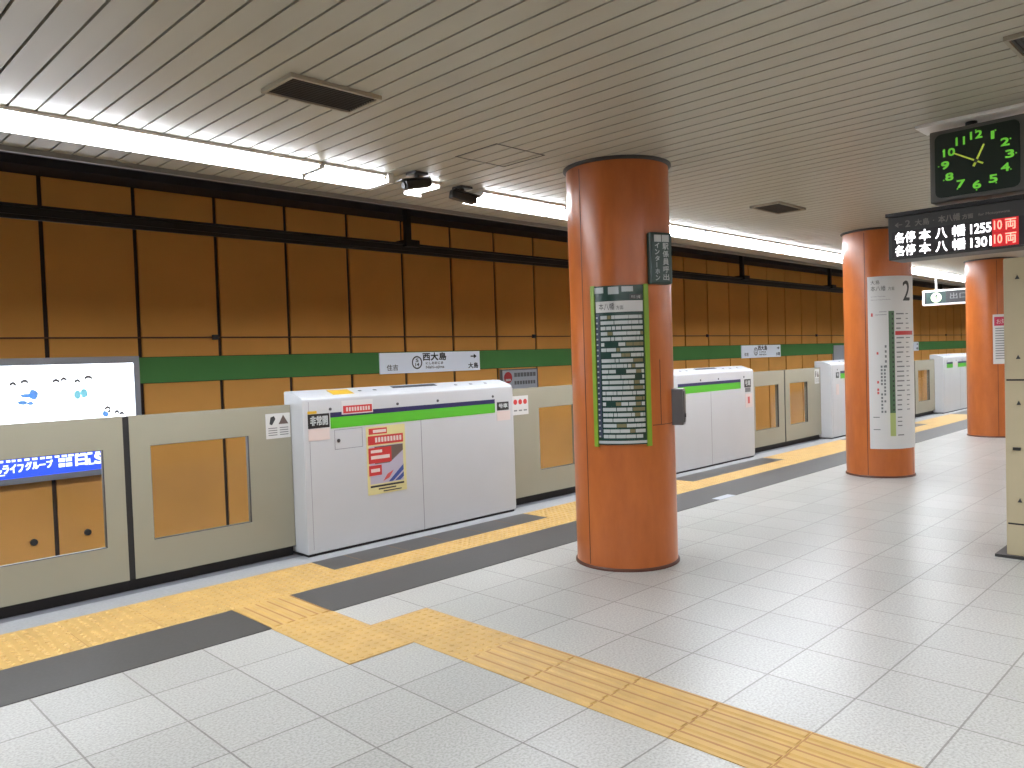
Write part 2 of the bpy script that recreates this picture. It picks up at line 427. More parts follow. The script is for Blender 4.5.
mc.build('times_and_reflection', M['cell'], t); mo.build('tinted_departure_times', M['olivecell'], t); mn.build('hour_column', M['navycol'], t)

# intercom sign and box on its right flank
def frame_at(c, a, r):
    a = rad(a); n = Vector((math.cos(a), math.sin(a), 0)); rt = Vector((-math.sin(a), math.cos(a), 0))
    return Vector((c[0], c[1], 0))+n*r, n, rt
t = thing('intercom_sign', 'small dark green vertical sign high on the nearest column', 'sign', (c1[0], c1[1], 2.09))
o, n, rt = frame_at(c1, 264, CR-.02); up = Vector((0,0,1))
n2 = (n*.90+Vector((-1,0,0))*.25).normalized(); rt2 = up.cross(n2)
MB().obox(o-rt2*.10+up*2.10, rt2*.19, n2*.075, up*.375).build('sign_case', M['darkgreen'], t, bevel=.012)
f0 = o+n2*.0757-rt2*.10
m = MB(); m.obox(f0+rt2*.035+up*2.405, rt2*.06, n2*.001, up*.05); m.obox(f0+rt2*.102+up*2.405, rt2*.06, n2*.001, up*.05)
m.build('pictogram', M['cell'], t)
m = MB()
for i, ch in enumerate('駅係員呼出'): letter(m, ch, f0+n2*.0008+rt2*.106+up*(2.35-i*.056), rt2, up, .05, .046, .002)
for i, ch in enumerate('インタ｜ホン'): letter(m, ch, f0+n2*.0008+rt2*(.05 if ch == '｜' else .04)+up*(2.36-i*.047), rt2, up, .004 if ch == '｜' else .036, .036, .002)
m.build('lettering', M['cell'], t)
t = thing('intercom_box', 'grey intercom box on the right flank of the nearest column', 'intercom', (c1[0], c1[1], 1.05))
o, n, rt = frame_at(c1, 294, CR-.012)
MB().obox(o-rt*.06+up*1.05, rt*.12, n*.092, up*.275).build('case', M['metal'], t, bevel=.008)
MB().obox(o+n*.0925-rt*.045+up*1.07, rt*.09, n*.004, up*.235).build('face_plate', M['darkmetal'], t)
m = MB(); m.cyl(o+n*.0965+up*1.12, n, .016, .008, 16); m.build('call_button', M['steel'], t)

# route map on the second column
t = thing('route_map_panel', 'white curved route map headed by a large 2 on the middle column', 'route map', (c2[0], c2[1], .35))
MB().arc(c2, CR+.001, CR+.007, 184.6, 290, .355, 2.44).build('panel', M['paper'], t, smooth=True)
rm = CR+.0078
def A(deg): return 184.6+deg
def aw(w): return math.degrees(w/rm)
m = MB()
arc_letter(m, '大島', c2, rm, A(5.2), 2.345, .10, .05); arc_letter(m, '本八幡', c2, rm, A(5.2), 2.265, .165, .06); arc_letter(m, '方面', c2, rm, A(33), 2.267, .075, .042)
m.build('lettering', M['ink'], t)
m = MB(); [arc_letter(m, '2', c2, rm+.0002*k, A(60)+.9*k, 2.14+.004*k, .12, .235) for k in range(3)]; m.build('platform_number', M['ink'], t)
m = MB()
arc_letter(m, 'for Ojima, Motoyawata', c2, rm, A(5.2), 2.19, .16, .016)
arc_letter(m, 'Platform for Motoyawata direction', c2, rm, A(5.2), 2.15, .22, .016)
st = 21
for i in range(st):
    z = 1.985-i*(1.985-.83)/(st-1)
    if abs(z-1.752) < .03: continue
    w = random.uniform(.05, .11)
    m.arc(c2, rm-.002, rm, A(46), A(46)+aw(w), z-.009, z+.006)
    m.arc(c2, rm-.002, rm, A(66), A(66)+aw(random.uniform(.04, .09)), z-.007, z+.004)
m.arc(c2, rm-.002, rm, A(12), A(30), 1.975, 1.981); m.arc(c2, rm-.002, rm, A(18), A(30), 2.01, 2.016)
for i in range(5): m.arc(c2, rm-.002, rm, A(26), A(29), 1.58-i*.06, 1.61-i*.06)
for i in range(14):
    z = 1.34-i*.042
    for a in (24, 19):
        if random.random() < .8: m.arc(c2, rm-.002, rm, A(a), A(a+3), z, z+.026)
for i in range(3): m.arc(c2, rm-.002, rm, A(46), A(46)+aw(.06), .73-i*.05, .742-i*.05)
m.arc(c2, rm-.002, rm, A(46), A(58), .515, .528)
m.arc(c2, rm-.002, rm, A(6), A(16), .735, .745); m.arc(c2, rm-.002, rm, A(6), A(17), .585, .595)
m.build('small_print', M['greyink'], t)
m = MB()
m.arc(c2, rm-.002, rm+.0006, A(33), A(42.5), .79, 2.02); m.build('line_bar', M['mapgreen'], t)
m = MB(); m.arc(c2, rm-.002, rm+.0006, A(33), A(42.5), .51, .79); m.build('line_bar_end', M['maplime'], t)
m = MB()
for i in range(st):
    z = 1.985-i*(1.985-.83)/(st-1); m.arc(c2, rm-.002, rm+.0012, A(38.5), A(40.5), z-.014, z+.01)
m.build('station_marks', M['ink'], t)
m = MB(); m.arc(c2, rm-.002, rm+.0012, A(44), A(88), 1.728, 1.776); m.build('station_highlight', M['red'], t)
m = MB()
for z in (1.70, 1.35, 1.26, 1.22): m.arc(c2, rm-.002, rm, A(13), A(16), z-.2, z-.17)
m.arc(c2, rm-.002, rm, A(5), A(8), 1.96, 2.0); m.build('transfer_marks', M['pinkred'], t)

# poster on the third column
t = thing('notice_poster', 'white notice poster with a magenta heading on the far column', 'poster', (c3[0], c3[1], 1.25))
MB().arc(c3, CR+.001, CR+.005, 195, 262, 1.245, 2.075).build('sheet', M['paper'], t, smooth=True)
MB().arc(c3, CR+.003, CR+.006, 198, 259, 1.885, 2.035).build('heading', M['magenta'], t)
m = MB(); arc_letter(m, 'お知らせ', c3, CR+.0068, 203, 1.915, .30, .085); m.build('lettering', M['pink'], t)
m = MB()
for i in range(13): m.arc(c3, CR+.003, CR+.006, 200, 200+random.uniform(35, 57), 1.835-i*.042, 1.85-i*.042)
m.build('small_print', M['greyink'], t)

# ================================================================== PLATFORM GATES
YF, YR = 1.36, 1.66
def onf(m, x0, x1, z0, z1, d=.0015): m.box(x0, x1, YF-d, YF+.001, z0, z1)
def housing(x0, x1, label, stripes, seam=True, slot=None):
    t = thing('platform_gate_housing', label, 'platform gate', (x0, YF, 0))
    prof = [(YF, .025), (YF, 1.308), (YF+.035, 1.330), (YF+.19, 1.378), (YR, 1.378), (YR, .025)]
    MB().prism([(x0, y, z) for y, z in prof], (x1-x0, 0, 0)).build('body', M['white'], t, bevel=.012)
    MB().box(x0+.015, x1-.015, YF+.02, YR-.02, 0, .026).build('plinth', M['rubber'], t)
    m = MB(); xc = (x0+x1)/2
    onf(m, x0+.055, x0+.058, .06, 1.29, .0008)
    onf(m, xc-.003, xc+.003, .03, 1.05, .0008)
    if x1-x0 > 3: onf(m, x0+1.1, x0+1.106, .03, 1.05, .0008)
    m.build('panel_seam', M['seam'], t)
    for a, b in stripes:
        m = MB(); onf(m, a, b, 1.146, 1.188); m.build('navy_stripe', M['navy'], t)
        m = MB(); onf(m, a, b, 1.052, 1.146); m.build('green_stripe', M['lime'], t)
    m = MB()
    for x in (x0+.26, x0+.96, x0+1.43, x1-.29):
        m = MB(); m.cyl((x, YF-.004, 1.218), (0,1,0), .013, .006, 12); m.build('screw', M['steel'], t)
    if slot:
        # recessed dark grille lying in the sloping top
        yy = (YF+.125, YF+.175); zz = [1.330+(y-YF-.035)*.048/.155 for y in yy]
        n = Vector((0, -.048, .155)).normalized()*.002
        m = MB(); m.obox((slot[0], yy[0], zz[0]), (slot[1]-slot[0], 0, 0), (0, yy[1]-yy[0], zz[1]-zz[0]), n); m.build('top_grille', M['ink'], t)
    m = MB(); n = Vector((0, -.048, .155)).normalized()*.003
    for x in (x0+.62, x0+.78, x1-.7, x1-.5, x1-.3):
        m.obox((x, YF+.10, 1.350), (.03, 0, 0), (0, .02, .0062), n)
    m.build('top_fastener', M['steel'], t)
    return t
def dark_label(t, x0, x1, z0, z1, txt='非常開'):
    m = MB(); onf(m, x0, x1, z0, z1, .0022); m.build('black_label', M['black'], t, )
    m = MB(); letter(m, txt, (x0+.02, YF-.0028, z0+.022), (1,0,0), (0,0,1), x1-x0-.04, z1-z0-.042, .004); m.build('label_lettering', M['cell'], t)

h = housing(*HOUS[0], 'white platform gate housing with yellow poster, nearest the ad lightbox', [(2.588, 4.505)], slot=(3.34, 3.86))
dark_label(h, 2.375, 2.578, 1.068, 1.186)
m = MB(); onf(m, 2.375, 2.575, .965, 1.062, .002); m.build('pink_sticker', M['pink'], h)
m = MB(); onf(m, 2.375, 2.46, 1.19, 1.212, .002); m.build('yellow_sticker', M['yellow'], h)
m = MB(); onf(m, 2.70, 3.02, 1.163, 1.28, .0022); s = m.build('red_label', M['paper'], h)
m = MB(); onf(m, 2.715, 3.01, 1.172, 1.236, .003); m.build('red_label_print', M['red'], s)
m = MB()
for i in range(9): onf(m, 2.745+i*.028, 2.763+i*.028, 1.188, 1.222, .0036)
m.build('red_label_lettering', M['pink'], s)
m = MB()
onf(m, 2.622, 2.626, .872, 1.036, .001); onf(m, 2.898, 2.902, .872, 1.036, .001); onf(m, 2.622, 2.902, .870, .874, .001); onf(m, 2.622, 2.902, 1.034, 1.038, .001)
s = m.build('service_hatch', M['seam'], h)
m = MB(); m.cyl((2.66, YF-.005, .945), (0,1,0), .016, .007, 12); m.build('hatch_lock', M['steel'], s)
# the poster
m = MB(); onf(m, 2.938, 3.36, .432, 1.034, .002); po = m.build('poster', M['cream'], h, )
po['label'] = 'cream poster with red print and a picture of the gate'
m = MB(); onf(m, 2.965, 3.16, .965, 1.018, .003); onf(m, 2.955, 3.335, .872, .952, .003); onf(m, 2.955, 3.2, .708, .845, .003); onf(m, 2.955, 3.09, .60, .69, .0032); m.build('poster_red_print', M['red'], po)
m = MB()
onf(m, 3.01, 3.15, .978, 1.004, .0036)
for i in range(9): onf(m, 3.03+i*.033, 3.052+i*.033, .892, .935, .0036)
onf(m, 2.98, 3.10, .80, .825, .0036); onf(m, 2.98, 3.18, .745, .775, .0036); onf(m, 2.975, 3.07, .63, .66, .0038)
m.build('poster_white_lettering', M['pink'], po)
m = MB(); onf(m, 2.965, 3.33, .525, .86, .0024); m.build('poster_picture', M['lilac'], po)
m = MB(); m.prism([(3.02, YF-.0024, .70), (3.02, YF-.0024, .855), (3.33, YF-.0024, .855), (3.33, YF-.0024, .80), (3.18, YF-.0024, .70)], (0, -.0004, 0)); m.build('poster_picture_ground', M['brown'], po)
m = MB(); m.prism([(3.16, YF-.0026, .53), (3.21, YF-.0026, .53), (3.33, YF-.0026, .62), (3.33, YF-.0026, .67)], (0, -.0004, 0)); m.prism([(3.23, YF-.0026, .53), (3.29, YF-.0026, .53), (3.33, YF-.0026, .56), (3.33, YF-.0026, .60)], (0, -.0004, 0)); m.build('poster_picture_stripe', M['blue'], po)
m = MB(); m.prism([(3.10, YF-.0026, .54), (3.17, YF-.0026, .565), (3.22, YF-.0026, .63), (3.15, YF-.0026, .60)], (0, -.0004, 0)); m.build('poster_picture_patch', M['pinkred'], po)
m = MB(); onf(m, 2.965, 3.33, .495, .512, .003); onf(m, 3.05, 3.24, .47, .482, .003); onf(m, 3.10, 3.30, .447, .457, .003); m.build('poster_small_print', M['ink'], po)
n = Vector((0, -.048, .155)).normalized()*.002
m = MB(); m.obox((2.66, YF+.05, 1.3346), (.21, 0, 0), (0, .115, .0356), n); m.build('top_sticker', M['yellow'], h)
dark_label(h, 4.535, 4.70, 1.07, 1.155, '号車')
m = MB(); onf(m, 4.53, 4.72, .965, 1.062, .002); m.build('pink_sticker', M['pink'], h)

h = housing(*HOUS[1], 'white platform gate housing half hidden behind the nearest column', [(7.84, 9.49)], slot=(8.5, 9.05))
dark_label(h, 9.60, 9.79, 1.06, 1.18, '号車')
m = MB(); onf(m, 9.62, 9.78, .99, 1.055, .002); m.build('door_number', M['greyink'], h)
m = MB(); onf(m, 9.62, 9.83, .76, .965, .002); s = m.build('white_sticker', M['pink'], h)
m = MB(); onf(m, 9.69, 9.75, .82, .92, .003); m.build('sticker_print', M['pinkred'], s)
h = housing(*HOUS[2], 'white platform gate housing mostly hidden behind the middle column', [(13.05, 15.8)])
dark_label(h, 12.86, 12.99, 1.07, 1.17, '号')
m = MB(); onf(m, 12.86, 12.98, .77, .96, .002); m.build('white_sticker', M['pink'], h)
h = housing(*HOUS[3], 'white platform gate housing between the middle and far columns', [(19.1, 19.55), (19.95, 21.1)])
m = MB(); onf(m, 19.62, 19.9, 1.09, 1.16, .002); m.build('white_sticker', M['pink'], h)
h = housing(*HOUS[4], 'white platform gate housing beyond the far column', [(24.3, 26.2)])

YD0, YD1 = 1.55, 1.61
def door(x0, x1, wx0, wx1, label, edge='l', stick=None):
    t = thing('platform_gate_door', label, 'platform gate door', (x0, YD0, 0))
    z0, z1, wz0, wz1 = .085, 1.268, .345, 1.042
    m = MB()
    prof = [(x0, wx0, z0, z1), (wx1, x1, z0, z1), (wx0, wx1, z0, wz0), (wx0, wx1, wz1, z1)]
    for a, b, c, d in prof: m.box(a, b, YD0, YD1, c, d)
    m.build('frame', M['beige'], t)
    g = .004
    m = MB(); m.box(wx0-g, wx1+g, YD0+.012, YD0+.0125, wz0-g, wz1+g)
    MB().box(wx0, wx1, YD0+.022, YD0+.028, wz0, wz1).build('window_pane', M['glass'], t)
    m = MB(); w = .004
    for a, b, c, d in ((wx0, wx0+w, wz0, wz1), (wx1-w, wx1, wz0, wz1), (wx0, wx1, wz0, wz0+w), (wx0, wx1, wz1-w, wz1)):
        m.box(a, b, YD0+.004, YD0+.02, c, d)
    m.build('window_seal', M['darkmetal'], t)
    if 'l' in edge: MB().box(x0-.043, x0, YD0+.006, YD1-.006, z0, z1-.004).build('rubber_edge', M['rubber'], t)
    if 'r' in edge: MB().box(x1, x1+.022, YD0+.006, YD1-.006, z0, z1-.004).build('rubber_edge', M['rubber'], t)
    MB().box(x0-(.043 if 'l' in edge else 0), x1, YD0+.045, YD1-.002, 0, z0+.004).build('gap_shade_strip', M['rubber'], t)  # black strip standing in for the shadowed gap under the door
    if stick:
        sx0, sx1, sz0, sz1, kind = stick
        s = MB().box(sx0, sx1, YD0-.0015, YD0+.001, sz0, sz1).build('warning_sticker', M['paper'], t)
        m = MB()
        w = sx1-sx0
        if kind == 0:
            m.prism([(sx0+w*.52, YD0-.0015, sz0+.115), (sx0+w*.93, YD0-.0015, sz0+.115), (sx0+w*.72, YD0-.0015, sz1-.015)], (0, -.0008, 0))
            m.build('warning_triangle', M['brown'], s)
            m = MB(); m.prism([(sx0+w*.15, YD0-.0015, sz0+.12), (sx0+w*.25, YD0-.0015, sz0+.11), (sx0+w*.40, YD0-.0015, sz0+.16), (sx0+w*.34, YD0-.0015, sz1-.02), (sx0+w*.2, YD0-.0015, sz1-.03)], (0, -.0008, 0)); m.build('figure_print', M['ink'], s)
            m = MB()
            for i in range(4): m.box(sx0+.02, sx0+w*.46, YD0-.0022, YD0, sz0+.025+i*.019, sz0+.032+i*.019); m.box(sx0+w*.56, sx0+w*.92, YD0-.0022, YD0, sz0+.025+i*.019, sz0+.032+i*.019)
            m.build('small_print', M['greyink'], s)
        else:
            for i in range(3): m.cyl((sx0+w*(.2+.3*i), YD0-.0025, sz1-.065), (0,1,0), w*.115, .002, 16)
            m.build('warning_symbol', M['red'], s)
            m = MB()
            for i in range(3): m.box(sx0+w*(.1+.3*i), sx0+w*(.3+.3*i), YD0-.0022, YD0, sz0+.04, sz0+.055)
            m.build('small_print', M['greyink'], s)
    return t
door(-.355, 1.0, -.13, .865, 'beige platform gate door in front of the lit advert', '')
door(1.044, 2.325, 1.185, 1.95, 'beige platform gate door with a sticker, left of the poster housing', 'l', (2.10, 2.318, 1.0, 1.205, 0))
door(4.775, 6.10, 5.36, 5.98, 'beige platform gate door partly behind the nearest column', '', (4.94, 5.19, .985, 1.19, 1))
door(6.145, 7.435, 6.28, 7.0, 'beige platform gate door hidden by the nearest column', 'l')
door(9.885, 11.26, 10.28, 11.06, 'beige platform gate door beside the half hidden gate housing', '')
door(11.304, 12.655, 11.46, 12.13, 'beige platform gate door just before the middle column', 'l', (12.42, 12.60, .99, 1.24, 0))
door(16.205, 17.49, 16.4, 17.2, 'beige platform gate door directly behind the route map column', '')
door(17.534, 18.855, 17.73, 18.5, 'beige platform gate door just past the middle column', 'l')
door(21.405, 22.7, 21.6, 22.4, 'beige platform gate door past the distant housing', '')
door(22.744, 23.995, 22.9, 23.7, 'beige platform gate door before the last housing', 'l')

# ================================================================== WALL SIGNS
def wsign(x0, x1, z0, z1, label, cat, name, m_, y=4.955):
    t = thing(name, label, cat, (x0, 5.0, z0))
    MB().box(x0, x1, y, 4.976 if z0 > 1.4 else 5.0, z0, z1).build('sign_plate', m_, t, bevel=.004)
    return t
R_, U_ = (1,0,0), (0,0,1)
def station_sign(x0, x1, label):
    t = wsign(x0, x1, 1.435, 1.742, label, 'station sign', 'station_sign', M['signwhite']); y = 4.9535; w = x1-x0
    m = MB(); letter(m, '西大島', (x0+.40*w, y, 1.612), R_, U_, .46, .115, .008); m.build('station_name', M['ink'], t)
    m = MB(); letter(m, 'にしおおじま', (x0+.43*w, y, 1.553), R_, U_, .34, .04, .003); letter(m, 'Nishi-ojima', (x0+.43*w, y, 1.478), R_, U_, .36, .055, .003)
    letter(m, '住吉', (x0+.06*w, y, 1.48), R_, U_, .20, .085, .004); m.build('lettering', M['greyink'], t)
    m = MB(); letter(m, '大島', (x0+.87*w, y, 1.47), R_, U_, .21, .085, .006)
    m.box(x0+.90*w, x0+.945*w, y, y+.002, 1.652, 1.672); m.prism([(x0+.935*w, y, 1.625), (x0+.935*w, y, 1.70), (x0+.965*w, y, 1.662)], (0, .002, 0)); m.build('direction_arrow', M['ink'], t)
    m = MB(); cx = x0+.345*w; pts = []
    for i in range(24):
        a, b = 2*PI*i/24, 2*PI*(i+1)/24
        m.add([(cx+r*math.cos(q), y, 1.588+r*math.sin(q)) for q in (a, b) for r in (.078, .098)], [(0,1,3,2)])
    letter(m, 'S', (cx-.024, y, 1.595), R_, U_, .048, .05, .004); letter(m, '14', (cx-.035, y, 1.53), R_, U_, .07, .05, .004)
    m.build('station_number', M['ink'], t)
station_sign(5.66, 7.62, 'white station name sign on the green band above the poster housing')
station_sign(16.12, 18.12, 'white station name sign on the green band between the orange columns')
station_sign(26.55, 28.55, 'white station name sign showing its edge past the route map')
t = wsign(8.10, 8.98, 1.055, 1.425, 'grey wall notice with a red round symbol beneath the green band', 'notice', 'wall_notice', M['signgrey'])
m = MB(); m.cyl((8.25, 4.954, 1.285), (0,-1,0), .095, .003, 24); s = m.build('red_symbol', M['red'], t)
m = MB(); m.box(8.19, 8.31, 4.950, 4.953, 1.225, 1.262); m.build('symbol_bar', M['pink'], s)
m = MB()
for i in range(7): m.box(8.40+i*.077, 8.46+i*.077, 4.951, 4.956, 1.29, 1.36)
for i in range(8): m.box(8.40+i*.066, 8.445+i*.066, 4.951, 4.956, 1.16, 1.22)
m.build('lettering', M['greyink'], t)
m = MB(); m.box(8.1, 8.98, 4.950, 4.956, 1.045, 1.07).box(8.96, 8.98, 4.95, 4.956, 1.05, 1.425).box(8.1, 8.12, 4.95, 4.956, 1.05, 1.425).box(8.1, 8.98, 4.95, 4.956, 1.405, 1.425); m.build('notice_frame', M['greyink'], t)
t = wsign(21.4, 22.3, 1.16, 1.69, 'plain pale grey wall sign beside the middle column', 'sign', 'wall_sign', M['signgrey'])

# advert lightbox
t = thing('advertisement_lightbox', 'large lit advertising lightbox with a blue lower strip on the wall', 'advertisement', (.8, 5, .48))
ax0, ax1, az0, az1 = -1.05, 2.30, .475, 1.765; fy = 4.86
m = MB()
m.box(ax0, ax1, fy, 4.999, az1-.075, az1).box(ax0, ax1, fy, 4.999, az0, az0+.06).box(ax0, ax0+.06, fy, 4.999, az0+.06, az1-.075).box(ax1-.06, ax1, fy, 4.999, az0+.06, az1-.075)
m.build('frame', M['silver'], t)
MB().box(ax0+.06, ax1-.06, fy+.02, 4.99, .735, az1-.075).build('lit_panel', M['adglow'], t)
bs = MB().box(ax0+.06, ax1-.06, fy+.02, 4.99, az0+.06, .735).build('blue_strip', M['adblue'], t)
y = fy+.0185
m = MB()
letter(m, 'ルライフ', (.86, y, .59), R_, U_, .25, .085, .008); letter(m, 'グループ', (1.13, y, .605), R_, U_, .25, .08, .008)
letter(m, '日', (1.60, y, .595), R_, U_, .11, .11, .012); letter(m, 'L', (1.73, y, .595), R_, U_, .05, .06, .008); letter(m, 'S', (1.79, y, .595), R_, U_, .09, .105, .012)
for i in range(2):
    for k in range(2): m.box(1.44+k*.07, 1.50+k*.07, y, y+.001, .60+i*.055, .64+i*.055)
letter(m, '—', (.7, y, .572), R_, U_, .25, .012)
xx = -.8
while xx < 1.95:
    w = random.uniform(.03, .06); m.box(xx, xx+w, y, y+.001, .705, .728); xx += w+random.uniform(.012, .03)
m.build('lettering', M['adtext'], bs)
m = MB()
def curl(m, x, z, w, h):
    for i in range(5):
        u0, u1 = i/5, (i+1)/5
        m.add([(x+u0*w, y, z+h*math.sin(PI*u0)), (x+u1*w, y, z+h*math.sin(PI*u1)), (x+u1*w, y, z+h*math.sin(PI*u1)+.03), (x+u0*w, y, z+h*math.sin(PI*u0)+.03)], [(0,1,2,3)])
for x, z, w in ((1.03, 1.475, .06), (1.13, 1.495, .07), (1.42, 1.49, .07), (1.50, 1.505, .06), (1.63, 1.48, .06), (1.73, 1.515, .08), (1.92, 1.17, .06), (2.02, 1.12, .05), (2.07, 1.10, .05), (1.95, 1.13, .03)): curl(m, x, z, w, .022)
m.build('line_drawing', M['adline'], t)
m = MB()
for x, z, w, h in ((1.11, 1.355, .14, .045), (1.19, 1.33, .10, .11), (1.09, 1.28, .10, .05), (1.18, 1.275, .06, .04), (1.89, 1.10, .07, .07)):
    m.prism([(x+w*.5*(1+math.cos(k*PI/4+.3)*random.uniform(.8, 1.1)), y, z+h*.5*(1+math.sin(k*PI/4+.3)*random.uniform(.8, 1.1))) for k in range(8)], (0, .001, 0))
m.build('blue_print', M['adblob'], t)
m = MB()
for x, z, w, h in ((1.62, 1.30, .07, .12), (1.68, 1.32, .08, .11)):
    m.prism([(x+w*.5*(1+math.cos(k*PI/4+.3)*random.uniform(.8, 1.1)), y, z+h*.5*(1+math.sin(k*PI/4+.3)*random.uniform(.8, 1.1))) for k in range(8)], (0, .001, 0))
m.build('teal_print', M['adteal'], t)
m = MB()
m.prism([(1.45+.05*math.cos(k*PI/4), y, 1.37+.05*math.sin(k*PI/4)) for k in range(8)], (0, .001, 0)); m.build('green_print', M['adgreen'], t)
m = MB(); m.prism([(2.14, y, 1.68), (2.23, y, 1.68), (2.23, y, 1.30), (2.19, y, 1.38)], (0, .001, 0)); m.build('lavender_print', M['adgrey'], t)

# ================================================================== CEILING FIXTURES
LY = .62; LW = .25
def light(x0, x1, label, y=LY, cap=None, lat=True):
    t = thing('fluorescent_light', label, 'ceiling light', ((x0+x1)/2, y, ZC))
    MB().box(x0, x1, y-LW/2-.012, y+LW/2+.012, ZC-.022, ZC-.0005).build('housing', M['fixture'], t, bevel=.004)
    a0, a1 = x0+.016, x1-.016
    MB().box(a0, a1, y-LW/2, y+LW/2, ZC-.036, ZC-.022).build('lamp_panel', M['lamp'], t)
    q = 1 if y > 0 else -1
    MB().box(x0, x1, y+q*LW/2, y+q*(LW/2+.012), ZC-.070, ZC-.021).build('added_light_shield', M['fixture'], t)  # added lip, shaped to keep lamplight off the upper wall
    if q < 0: MB().box(x0, x1, y+LW/2, y+LW/2+.012, ZC-.055, ZC-.021).build('added_light_shield', M['fixture'], t)
    for e in (x0, x1-.018): MB().box(e, e+.016, y-LW/2, y+LW/2, ZC-.042, ZC-.022).build('end_cap', M['fixture'], t)
    if cap: MB().box(cap, cap+.05, y-.16, y+.16, ZC-.075, ZC-.0005).build('end_bracket', M['fixture'], t, bevel=.004)
    return t
light(-5.4, -2.92, 'lit ceiling strip before the advert lightbox')['group'] = 'ceiling strips before the advert lightbox'
light(-2.90, -.42, 'lit ceiling strip before the advert lightbox')['group'] = 'ceiling strips before the advert lightbox'
light(-.40, 2.06, 'long lit ceiling strip above the advert lightbox and its neighbouring gates')
light(2.08, 2.62, 'short lit ceiling strip ending in a white bracket', cap=2.622)
light(2.98, 3.16, 'tiny lit lamp between the two dark ceiling cameras')
light(3.62, 4.69, 'lit ceiling strip starting after the cameras, before the nearest column')
x = 4.71
LL = ['lit ceiling strip passing behind the nearest column', 'lit ceiling strip just beyond the nearest column', 'lit ceiling strip reaching the middle column',
      'lit ceiling strip behind the middle column', 'lit ceiling strip above the hanging exit sign', 'last visible lit ceiling strip, meeting the far column', 'lit ceiling strip behind the far column']
for i in range(7):
    light(x, x+2.46, LL[i]); x += 2.48
for i in range(9):
    light(x, x+2.46, 'lit ceiling strip beyond the far column')['group'] = 'ceiling strips beyond the far column'; x += 2.48
for i in range(14):
    light(-5.4+2.48*i, -2.92+2.48*i, 'lit ceiling light over the opposite side of the platform', y=-4.9, )['group'] = 'lights over the opposite platform side'

def vent(x0, x1, y0, y1, label):
    t = thing('ceiling_vent', label, 'ceiling vent', ((x0+x1)/2, (y0+y1)/2, ZC))
    w = .018
    m = MB(); z0, z1 = ZC-.022, ZC-.0005
    m.box(x0, x1, y0, y0+w, z0, z1).box(x0, x1, y1-w, y1, z0, z1).box(x0, x0+w, y0+w, y1-w, z0, z1).box(x1-w, x1, y0+w, y1-w, z0, z1)
    m.build('frame', M['ventframe'], t)
    MB().box(x0+w, x1-w, y0+w, y1-w, ZC-.008, ZC-.001).build('mesh_panel', M['vent'], t)
    m = MB(); n = int((y1-y0-2*w)/.022)
    for i in range(n):
        y = y0+w+(i+.5)*(y1-y0-2*w)/n; m.box(x0+w, x1-w, y-.003, y+.003, ZC-.016, ZC-.008)
    m.build('louvre', M['darkmetal'], t)
vent(1.05, 1.59, -.905, -.595, 'dark ceiling vent above the leftmost gates'.replace('leftmost', 'advert side'))
vent(6.26, 6.84, -.87, -.56, 'small distant ceiling vent before the middle column')
vent(3.36, 3.92, -3.75, -3.41, 'ceiling vent above the clock')
m = MB(); a, b, c, d = 2.72, 3.2, -.62, -.20
m.box(a, b, c, c+.008, ZC-.003, ZC).box(a, b, d-.008, d, ZC-.003, ZC).box(a, a+.008, c, d, ZC-.003, ZC).box(b-.008, b, c, d, ZC-.003, ZC)
tag(m.build('ceiling_hatch', M['darkmetal']), 'square hatch outline in the ceiling before the nearest column', 'hatch')

def camera_unit(x, y, ang, label):
    t = thing('security_camera', label, 'security camera', (x, y, ZC))
    MB().box(x-.06, x+.06, y-.06, y+.06, ZC-.018, ZC-.0005).build('mount_plate', M['darkmetal'], t)
    MB().cyl((x, y, ZC-.06), (0,0,1), .016, .045, 12).build('stem', M['darkmetal'], t)
    d = Vector((math.cos(ang), math.sin(ang), -.18)).normalized(); s = Vector((-math.sin(ang), math.cos(ang), 0)); u = d.cross(s)
    if u.z < 0: u = -u
    o = Vector((x, y, ZC-.085))
    MB().obox(o-d*.11-s*.038-u*.032, d*.22, s*.076, u*.066).build('body', M['black'], t, bevel=.01)
    MB().obox(o-d*.10-s*.046+u*.036, d*.25, s*.092, u*.006).build('sun_shield', M['darkmetal'], t)
    MB().cyl(o+d*.11, d, .025, .015, 16).build('lens', M['ink'], t)
camera_unit(2.80, .34, rad(170), 'dark security camera next to the white light bracket')
camera_unit(3.40, .50, rad(-15), 'dark security camera next to the restarting light strip')

# clock and departure board
XB = 4.64
t = thing('clock', 'square hanging clock with luminous green numerals above the departure board', 'clock', (XB, -2.95, 2.5))
cyc, czc = -2.968, 2.742; hw, hh = .272, .232
def yz(m, y0, y1, z0, z1, x0, x1): m.box(x0, x1, y0, y1, z0, z1)
MB().box(XB, XB+.15, cyc-hw, cyc+hw, czc-hh, czc+hh).build('case', M['clockcase'], t, bevel=.014)
def rrect(cy_, cz_, w, h, r, x, e, n=6):
    pts = []
    for (sy, sz, a) in ((1,1,0), (-1,1,90), (-1,-1,180), (1,-1,270)):
        for i in range(n+1):
            q = rad(a+90*i/n); pts.append((x, cy_+sy*(w-r)+r*math.cos(q), cz_+sz*(h-r)+r*math.sin(q)))
    return pts
MB().prism(rrect(cyc, czc, .238, .204, .04, XB, .004), (-.004, 0, 0)).build('face', M['clockface'], t)
fx = XB-.0052
Rm, Um = (0,-1,0), (0,0,1)          # seen from the -X side, right is -Y
m = MB()
